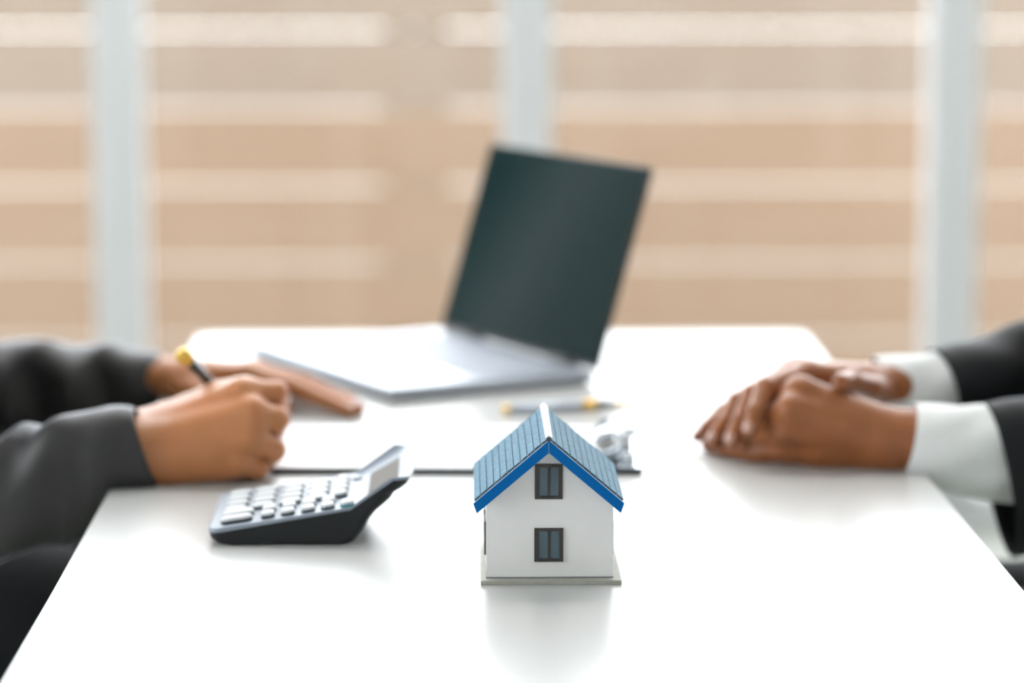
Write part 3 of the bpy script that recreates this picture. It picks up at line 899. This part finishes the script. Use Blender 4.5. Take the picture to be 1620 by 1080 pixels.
# ---- left hand (far), lying flat
LF_core = [
    [(-0.4682, 3.3250, 0.7470, 0.0320), (-0.3874, 3.3200, 0.7549, 0.0280), (-0.3359, 3.3150, 0.7585, 0.0240)],
    [(-0.3380, 3.3000, 0.7595, 0.0200), (-0.2892, 3.2800, 0.7655, 0.0170), (-0.2182, 3.2400, 0.7732, 0.0135)],
    [(-0.3390, 3.3100, 0.7608, 0.0210), (-0.2905, 3.2950, 0.7660, 0.0170), (-0.2127, 3.2650, 0.7720, 0.0140)],
    [(-0.3406, 3.3250, 0.7569, 0.0200), (-0.2919, 3.3100, 0.7613, 0.0160), (-0.2143, 3.2900, 0.7658, 0.0135)],
    [(-0.3395, 3.3350, 0.7522, 0.0180), (-0.2933, 3.3250, 0.7537, 0.0160), (-0.2231, 3.3120, 0.7571, 0.0125)],
]
LF_limb = [
    [(-0.2182, 3.2400, 0.7732, 0.0130), (-0.1667, 3.2050, 0.7658, 0.0105), (-0.1305, 3.1780, 0.7546, 0.0090), (-0.1019, 3.1550, 0.7471, 0.0075)],
    [(-0.2127, 3.2650, 0.7720, 0.0130), (-0.1561, 3.2350, 0.7651, 0.0105), (-0.1173, 3.2000, 0.7536, 0.0090), (-0.0934, 3.1720, 0.7462, 0.0075)],
    [(-0.2143, 3.2900, 0.7658, 0.0125), (-0.1665, 3.2700, 0.7594, 0.0100), (-0.1299, 3.2500, 0.7480, 0.0085), (-0.1066, 3.2350, 0.7403, 0.0075)],
    [(-0.2231, 3.3120, 0.7571, 0.0120), (-0.1862, 3.3000, 0.7508, 0.0090), (-0.1604, 3.2900, 0.7443, 0.0080), (-0.1400, 3.2850, 0.7392, 0.0070)],
    [(-0.3079, 3.2850, 0.7530, 0.0170), (-0.2529, 3.2250, 0.7513, 0.0130), (-0.2047, 3.1900, 0.7500, 0.0105), (-0.1747, 3.1780, 0.7462, 0.0085)],
]
# ---- person on the right: left hand (near), on its edge
RN_core = [
    [(0.6354, 2.8650, 0.7522, 0.0300), (0.5570, 2.8570, 0.7567, 0.0280), (0.4728, 2.8500, 0.7693, 0.0250)],
    [(0.4729, 2.8520, 0.7799, 0.0180), (0.4415, 2.8550, 0.7859, 0.0160), (0.3575, 2.8660, 0.8165, 0.0145)],
    [(0.4724, 2.8480, 0.7748, 0.0190), (0.4405, 2.8470, 0.7771, 0.0170), (0.3469, 2.8500, 0.8000, 0.0150)],
    [(0.4726, 2.8480, 0.7639, 0.0200), (0.4407, 2.8470, 0.7649, 0.0170), (0.3447, 2.8560, 0.7797, 0.0140)],
    [(0.4735, 2.8520, 0.7542, 0.0190), (0.4422, 2.8550, 0.7511, 0.0170), (0.3450, 2.8720, 0.7581, 0.0130)],
    [(0.4402, 2.8620, 0.7459, 0.0170), (0.3804, 2.8680, 0.7502, 0.0150), (0.3472, 2.8840, 0.7519, 0.0120), (0.3223, 2.8910, 0.7500, 0.0105)],
    [(0.4183, 2.8680, 0.7695, 0.0200), (0.3617, 2.8750, 0.7801, 0.0180)],
]
RN_limb = [
    [(0.3575, 2.8660, 0.8165, 0.0130), (0.3278, 2.9050, 0.7924, 0.0105), (0.3174, 2.9380, 0.7715, 0.0090), (0.3142, 2.9550, 0.7539, 0.0080)],
    [(0.3469, 2.8500, 0.8000, 0.0135), (0.3172, 2.9000, 0.7758, 0.0110), (0.3029, 2.9350, 0.7576, 0.0095), (0.2998, 2.9550, 0.7460, 0.0085)],
    [(0.3447, 2.8560, 0.7797, 0.0130), (0.3131, 2.8960, 0.7602, 0.0105), (0.2903, 2.9250, 0.7516, 0.0095), (0.2793, 2.9460, 0.7497, 0.0080)],
    [(0.3450, 2.8720, 0.7581, 0.0120), (0.3129, 2.8930, 0.7497, 0.0105), (0.2884, 2.9180, 0.7457, 0.0090), (0.2725, 2.9430, 0.7450, 0.0075)],
    [(0.4449, 2.8760, 0.7776, 0.0170), (0.4066, 2.9020, 0.7946, 0.0130), (0.3727, 2.9250, 0.7973, 0.0110), (0.3552, 2.9400, 0.7895, 0.0090)],
]
# ---- right hand (far), folded over it
RF_core = [
    [(0.6352, 3.0600, 0.8033, 0.0340), (0.5484, 3.0300, 0.7990, 0.0290), (0.4766, 3.0000, 0.7975, 0.0230)],
    [(0.4742, 2.9850, 0.7986, 0.0190), (0.4393, 2.9650, 0.8088, 0.0160), (0.3718, 2.9360, 0.8217, 0.0135)],
    [(0.4757, 2.9950, 0.8010, 0.0200), (0.4402, 2.9800, 0.8090, 0.0160), (0.3663, 2.9600, 0.8211, 0.0140)],
    [(0.4773, 3.0050, 0.7980, 0.0190), (0.4418, 3.0000, 0.8043, 0.0160), (0.3628, 2.9850, 0.8158, 0.0135)],
    [(0.4790, 3.0150, 0.7922, 0.0180), (0.4441, 3.0150, 0.7964, 0.0150), (0.3613, 3.0050, 0.8079, 0.0125)],
]
RF_limb = [
    [(0.3718, 2.9360, 0.8217, 0.0130), (0.3246, 2.8850, 0.8166, 0.0108), (0.3135, 2.8620, 0.7968, 0.0095), (0.3063, 2.8520, 0.7793, 0.0082)],
    [(0.3663, 2.9600, 0.8211, 0.0130), (0.3144, 2.9080, 0.8063, 0.0108), (0.3011, 2.8880, 0.7825, 0.0096), (0.2909, 2.8800, 0.7633, 0.0084)],
    [(0.3628, 2.9850, 0.8158, 0.0125), (0.3017, 2.9400, 0.7930, 0.0102), (0.2870, 2.9200, 0.7736, 0.0090), (0.2747, 2.9120, 0.7581, 0.0080)],
    [(0.3613, 3.0050, 0.8079, 0.0120), (0.2929, 2.9820, 0.7751, 0.0092), (0.2750, 2.9720, 0.7603, 0.0080), (0.2640, 2.9660, 0.7521, 0.0070)],
    [(0.4522, 2.9620, 0.7986, 0.0150), (0.4361, 2.9250, 0.8101, 0.0120), (0.4120, 2.8840, 0.8235, 0.0108), (0.3975, 2.8580, 0.8260, 0.0092)],
]

def rest(chains):
    """hands lie on the table top, not in it (only joints above the table count)"""
    return [[(p[0], p[1], max(p[2], TZ + 0.94 * p[3]) if -0.32 < p[0] < 0.475 else p[2], p[3]) for p in c] for c in chains]
LN_core, LN_limb, LF_core, LF_limb = rest(LN_core), rest(LN_limb), rest(LF_core), rest(LF_limb)
RN_core, RN_limb, RF_core, RF_limb = rest(RN_core), rest(RN_limb), rest(RF_core), rest(RF_limb)

def torso_core(x, y, lean, sh=0.185, scale=1.0):
    """seated trunk, neck and head; lean is the x offset from hips to neck"""
    c = []
    c.append([(x, y - 0.07, 0.56, 0.115), (x + lean * .5, y - 0.07, 0.80, 0.105), (x + lean * .9, y - 0.09, 1.00, 0.105)])
    c.append([(x, y + 0.07, 0.56, 0.115), (x + lean * .5, y + 0.07, 0.80, 0.105), (x + lean * .9, y + 0.09, 1.00, 0.105)])
    c.append([(x + lean * .95, y - sh + .03, 1.075, 0.062), (x + lean, y, 1.10, 0.07), (x + lean * .95, y + sh - .03, 1.075, 0.062)])
    return c

def person(name, label, skin, nail, hands, nails, trunk, head, hair_on, fwd):
    root = tag(empty(name, (trunk[0], trunk[1], 0.0)), label, 'person')
    off = np.array([trunk[0], trunk[1], 0.0])
    parts = []
    for core, limb in hands:
        v, f = sdf_mesh(core, limb, 0.0016, 0.014, 0.009)
        parts.append((v - off, f))
    x, y, lean = trunk
    core = torso_core(x, y, lean)
    hx, hy, hz = head
    core.append([(x + lean, y, 1.10, 0.06), (hx - 0.02 * fwd, hy, hz - 0.10, 0.055)])
    core.append([(hx - 0.025 * fwd, hy, hz + 0.03, 0.088), (hx + 0.015 * fwd, hy, hz + 0.025, 0.078)])
    core.append([(hx + 0.01 * fwd, hy, hz - 0.02, 0.07), (hx + 0.045 * fwd, hy, hz - 0.085, 0.032)])
    limb = [[(hx + 0.085 * fwd, hy, hz + 0.015, 0.008), (hx + 0.106 * fwd, hy, hz - 0.022, 0.012)],
            [(hx + 0.075 * fwd, hy - 0.018, hz - 0.058, 0.009), (hx + 0.080 * fwd, hy, hz - 0.056, 0.010), (hx + 0.075 * fwd, hy + 0.018, hz - 0.058, 0.009)],
            [(hx + 0.078 * fwd, hy - 0.042, hz + 0.022, 0.010), (hx + 0.086 * fwd, hy - 0.014, hz + 0.026, 0.010)],
            [(hx + 0.078 * fwd, hy + 0.042, hz + 0.022, 0.010), (hx + 0.086 * fwd, hy + 0.014, hz + 0.026, 0.010)]]
    for s in (-1, 1):
        limb.append([(hx - 0.012 * fwd, hy + s * 0.086, hz - 0.028, 0.009), (hx - 0.018 * fwd, hy + s * 0.093, hz + 0.015, 0.012)])
    v, f = sdf_mesh(core, limb, 0.008, 0.04, 0.012, pad=0.06)
    parts.append((v - off, f))
    body = link('body', mesh_np('body', parts), skin, root, smooth=True)
    for tip, prev, dors, w, l, o in nails:
        me = nail_mesh('fingernail', tip, prev, dors, w, l, nail, None, o)
        me.parent = body
        me.location = (-off[0], -off[1], 0)
    for sgn in (-1, 1):
        bm = bmesh.new()
        bmesh.ops.create_uvsphere(bm, u_segments=20, v_segments=14, radius=0.012, matrix=Matrix.Translation((hx + 0.0715 * fwd - off[0], hy + sgn * 0.029 - off[1], hz + 0.006)))
        for fc in bm.faces:
            fc.smooth = True
            fc.material_index = 1 if (fc.calc_center_median().x - (hx + 0.0715 * fwd - off[0])) * fwd > 0.0100 else 0
        eye = link('eye', from_bm(bm, 'eye'), [M['eye_white'], M['eye_dark']], body)
    # hair
    hc = [[(hx - 0.035 * fwd, hy, hz + 0.045, 0.092), (hx + 0.01 * fwd, hy, hz + 0.06, 0.080)], [(hx - 0.05 * fwd, hy - 0.03, hz - 0.02, 0.06), (hx - 0.05 * fwd, hy + 0.03, hz - 0.02, 0.06)]]
    if hair_on:
        for s in (-1, 1):
            hc.append([(hx - 0.03 * fwd, hy + s * 0.065, hz, 0.035), (hx - 0.04 * fwd, hy + s * 0.06, hz - 0.12, 0.03)])
    v, f = sdf_mesh(hc, [], 0.007, 0.03, pad=0.05)
    link('hair', mesh_np('hair', [(v - off, f)]), M['hair'], root, smooth=True)
    return root, off

# ---------------------------------------------------------------- left person
up = (0.2, -0.35, 0.9)
nailsL = [(LF_limb[0][3], LF_limb[0][2], up, 0.010, 0.012, 0.0068), (LF_limb[1][3], LF_limb[1][2], up, 0.010, 0.012, 0.0068),
          (LF_limb[2][3], LF_limb[2][2], up, 0.009, 0.011, 0.0068), (LF_limb[3][3], LF_limb[3][2], up, 0.008, 0.010, 0.0063),
          (LF_limb[4][3], LF_limb[4][2], (0.0, -0.7, 0.7), 0.011, 0.013, 0.0078)]
pl, offL = person('person', 'person in a grey blazer writing with a pen on the clipboard', M['skin_light'], M['nail_light'],
                  [(LN_core, LN_limb), (LF_core, LF_limb)], nailsL, (-0.655, 3.06, 0.04), (-0.585, 3.06, 1.325), True, 1)

def fold_a(s, a):
    w = min(1, max(0, (s - 0.012) / 0.05))
    w2 = math.exp(-((s - 0.14) / 0.10) ** 2)
    d = 0.0045 * math.sin(a * 2 + s * 46 + 0.6) * w + 0.0040 * math.sin(a * 3 - s * 75 + 1.0) * w + 0.007 * w2 * (1 - abs(math.sin(s * 36 - a * 1.0 + 0.4))) - 0.002
    rim = 0.0012 * math.exp(-((s - 0.004) / 0.003) ** 2)
    return d + rim
def fold_b(s, a):
    w = min(1, max(0, (s - 0.012) / 0.05))
    d = 0.004 * math.sin(s * 75 + a * 2 + 0.2) * w + 0.004 * (1 - abs(math.sin(a * 1.5 - s * 45))) * w
    return d
LS_near = [(-0.2897, 2.7920, 0.7766, 0.0410, 0.0340), (-0.3150, 2.7930, 0.7728, 0.0460, 0.0380), (-0.3652, 2.7970, 0.7484, 0.0540, 0.0460), (-0.4223, 2.8050, 0.7231, 0.0560, 0.0520), (-0.4744, 2.8200, 0.7126, 0.0600, 0.0560), (-0.5098, 2.8450, 0.7523, 0.0620, 0.0580), (-0.5423, 2.8850, 0.9050, 0.0640, 0.0600), (-0.5653, 2.9150, 1.0476, 0.0680, 0.0620), (-0.5853, 2.9600, 1.0886, 0.0600, 0.0600)]
LS_far = [(-0.3227, 3.3120, 0.7530, 0.0350, 0.0330), (-0.3541, 3.3140, 0.7513, 0.0410, 0.0380), (-0.4018, 3.3180, 0.7479, 0.0480, 0.0440), (-0.4603, 3.3200, 0.7448, 0.0550, 0.0480), (-0.5185, 3.3200, 0.7406, 0.0600, 0.0500), (-0.5648, 3.3150, 0.7432, 0.0620, 0.0540), (-0.5876, 3.2900, 0.8022, 0.0640, 0.0580), (-0.5946, 3.2500, 0.9264, 0.0660, 0.0600), (-0.6020, 3.2100, 1.0151, 0.0680, 0.0620), (-0.6015, 3.1600, 1.0606, 0.0600, 0.0600)]
parts = []
tc_ = torso_core(-0.655, 3.06, 0.04)
tc_ = [[(p[0], p[1], p[2], p[3] + 0.018) for p in c] for c in tc_]
v, f = sdf_mesh(tc_, [], 0.009, 0.05, pad=0.07)
parts.append((v - offL, f))
for st, fo, ti in ((LS_near, fold_a, (-0.963, 0, -0.30)), (LS_far, fold_b, None)):
    v, f = sleeve(st, 150, 96, fo, tilt=ti, sq=0.8)
    parts.append((v - offL, f))
link('jacket', mesh_np('jacket', parts), M['grey_cloth'], pl, smooth=True)

def trousers(hx, y0, y1, kx, kz, hz, ax, r0, r1, off, root):
    core = [[(hx, y0, hz, r0 + 0.03), (hx, y1, hz, r0 + 0.03)]]
    for y in (y0, y1):
        core.append([(hx, y, hz, r0 + 0.01), ((hx + kx) / 2, y, (hz + kz) / 2 + .005, r0), (kx, y, kz, r1)])
        core.append([(kx, y, kz, r1), ((kx + ax) / 2, y, kz * .55, r1 * .9), (ax, y, 0.10, r1 * .75)])
    v, f = sdf_mesh(core, [], 0.008, 0.02, pad=0.05)
    link('trousers', mesh_np('trousers', [(v - off, f)]), M['dark_trousers'], root, smooth=True)
    fw = 1 if kx > hx else -1
    for y in (y0, y1):
        c = [[(ax - 0.02 * fw, y, 0.05, 0.045), (ax + 0.08 * fw, y, 0.04, 0.038), (ax + 0.17 * fw, y, 0.032, 0.030)]]
        v, f = sdf_mesh(c, [], 0.006, 0.02, pad=0.04)
        v[:, 2] = np.maximum(v[:, 2], 0.002)
        link('shoe', mesh_np('shoe', [(v - off, f)]), M['leather'], root, smooth=True)
trousers(-0.66, 2.965, 3.155, -0.20, 0.545, 0.555, -0.20, 0.086, 0.066, offL, pl)

# ---------------------------------------------------------------- right person
nailsR = [(RF_limb[0][3], RF_limb[0][2], (-0.5, -0.75, 0.3), 0.0105, 0.013, 0.0074), (RF_limb[1][3], RF_limb[1][2], (-0.5, -0.75, 0.3), 0.011, 0.013, 0.0076),
          (RF_limb[2][3], RF_limb[2][2], (-0.5, -0.75, 0.3), 0.010, 0.012, 0.0072), (RF_limb[3][3], RF_limb[3][2], (-0.5, -0.6, 0.5), 0.009, 0.011, 0.0063),
          (RF_limb[4][3], RF_limb[4][2], (-0.2, -0.2, 1.0), 0.0125, 0.015, 0.0084)]
pr, offR = person('person', 'person in a black suit with white shirt cuffs and folded hands', M['skin_dark'], M['nail_dark'],
                  [(RN_core, RN_limb), (RF_core, RF_limb)], nailsR, (1.02, 3.08, -0.05), (0.94, 3.08, 1.34), False, -1)
def fold_cuff(s, a):
    return 0.0012 * math.sin(a * 2 + s * 40) + 0.0012 * math.sin(a * 5 + s * 80 + 1) * min(1, s / 0.05)
def fold_s(s, a):
    w = min(1, max(0, (s - 0.02) / 0.06))
    return 0.004 * math.sin(a * 2 + s * 40) * w + 0.003 * math.sin(a * 3 - s * 55 + 2) * w
RC_near = [(0.4652, 2.8500, 0.7700, 0.0360, 0.0320), (0.4921, 2.8510, 0.7646, 0.0420, 0.0360), (0.5244, 2.8530, 0.7576, 0.0470, 0.0390), (0.5698, 2.8570, 0.7528, 0.0480, 0.0410), (0.6220, 2.8620, 0.7503, 0.0460, 0.0420)]
RC_far = [(0.4532, 2.9950, 0.7971, 0.0330, 0.0300), (0.4837, 3.0030, 0.7976, 0.0350, 0.0330), (0.5191, 3.0150, 0.7948, 0.0370, 0.0350), (0.5763, 3.0350, 0.7974, 0.0350, 0.0340), (0.6197, 3.0500, 0.8022, 0.0340, 0.0330)]
for st in (RC_near, RC_far):
    v, f = sleeve(st, 60, 72, fold_cuff, thick=0.0018, inner=0.025, tilt=None)
    link('shirt_cuff', mesh_np('shirt_cuff', [(v - offR, f)]), M['shirt'], pr, smooth=True)
v, f = sdf_mesh([[(0.955, 3.08, 0.95, 0.07), (0.955, 3.08, 1.08, 0.07)], [(0.967, 3.08, 1.12, 0.066), (0.96, 3.08, 1.165, 0.062)]], [], 0.008, 0.02, pad=0.05)
link('shirt_front', mesh_np('shirt_front', [(v - offR, f)]), M['shirt'], pr, smooth=True)
RS_near = [(0.5574, 2.8520, 0.7267, 0.0800, 0.0480), (0.5957, 2.8560, 0.7335, 0.0800, 0.0520), (0.6620, 2.8680, 0.7392, 0.0780, 0.0580), (0.7258, 2.8820, 0.7558, 0.0760, 0.0620), (0.7655, 2.8950, 0.8216, 0.0720, 0.0640), (0.835, 2.905, 0.925, 0.070, 0.064), (0.905, 2.925, 1.020, 0.068, 0.064), (0.962, 2.970, 1.085, 0.058, 0.058)]
RS_far = [(0.5244, 3.0180, 0.7889, 0.0470, 0.0450), (0.5657, 3.0320, 0.7959, 0.0490, 0.0470), (0.6206, 3.0550, 0.8028, 0.0510, 0.0480), (0.6958, 3.0900, 0.8190, 0.0560, 0.0520), (0.7573, 3.1200, 0.8371, 0.0620, 0.0580), (0.825, 3.180, 0.920, 0.068, 0.062), (0.905, 3.225, 1.020, 0.068, 0.064), (0.962, 3.185, 1.085, 0.058, 0.058)]
parts = []
tc_ = torso_core(1.02, 3.08, -0.05)
tc_ = [[(p[0], p[1], p[2], p[3] + 0.018) for p in c] for c in tc_]
v, f = sdf_mesh(tc_, [], 0.009, 0.05, pad=0.07)
parts.append((v - offR, f))
for st in (RS_near, RS_far):
    v, f = sleeve(st, 130, 72, fold_s, thick=0.003)
    parts.append((v - offR, f))
link('jacket', mesh_np('jacket', parts), M['black_cloth'], pr, smooth=True)
trousers(1.04, 3.02, 3.165, 0.60, 0.505, 0.515, 0.60, 0.076, 0.062, offR, pr)

# ---------------------------------------------------------------- chairs
M['chair'] = mat('black_chair_fabric', (0.012, 0.013, 0.015), 0.8, noise=(300, (0.016, 0.017, 0.019), 3, (1, 1, 1)), bump=(800, 0.2, 0.0005))
M['chair_leg'] = mat('dark_chair_steel', (0.05, 0.05, 0.055), 0.35, metal=0.8)
def chair(x, y, sgn, sz, label):
    c = tag(empty('office_chair', (x, y, 0), 0 if sgn > 0 else math.pi), label, 'chair', 'chairs of the two seated people')
    box('seat', M['chair'], -0.22, 0.22, -0.22, 0.22, sz - 0.06, sz, 0.02, c, 3)
    box('backrest', M['chair'], -0.30, -0.25, -0.20, 0.20, sz + 0.12, sz + 0.50, 0.02, c, 3)
    for yy in (-0.12, 0.12):
        bm = bmesh.new(); bm_box(bm, -0.272, -0.252, yy - 0.01, yy + 0.01, sz - 0.03, sz + 0.40); bm_box(bm, -0.26, -0.15, yy - 0.01, yy + 0.01, sz - 0.05, sz - 0.03)
        link('back_support', from_bm(bm, 'back_support'), M['chair_leg'], c)
    for xx in (-0.19, 0.19):
        for yy in (-0.19, 0.19):
            bm = bmesh.new(); bm_cyl(bm, (xx * 1.05, yy * 1.05, 0.0), (xx, yy, sz - 0.05), 0.012, 0.014, 14)
            link('leg', from_bm(bm, 'leg'), M['chair_leg'], c)
chair(-0.66, 3.06, 1, 0.455, 'black fabric chair under the person in the grey blazer')
chair(1.03, 3.09, -1, 0.425, 'black fabric chair under the person in the black suit')
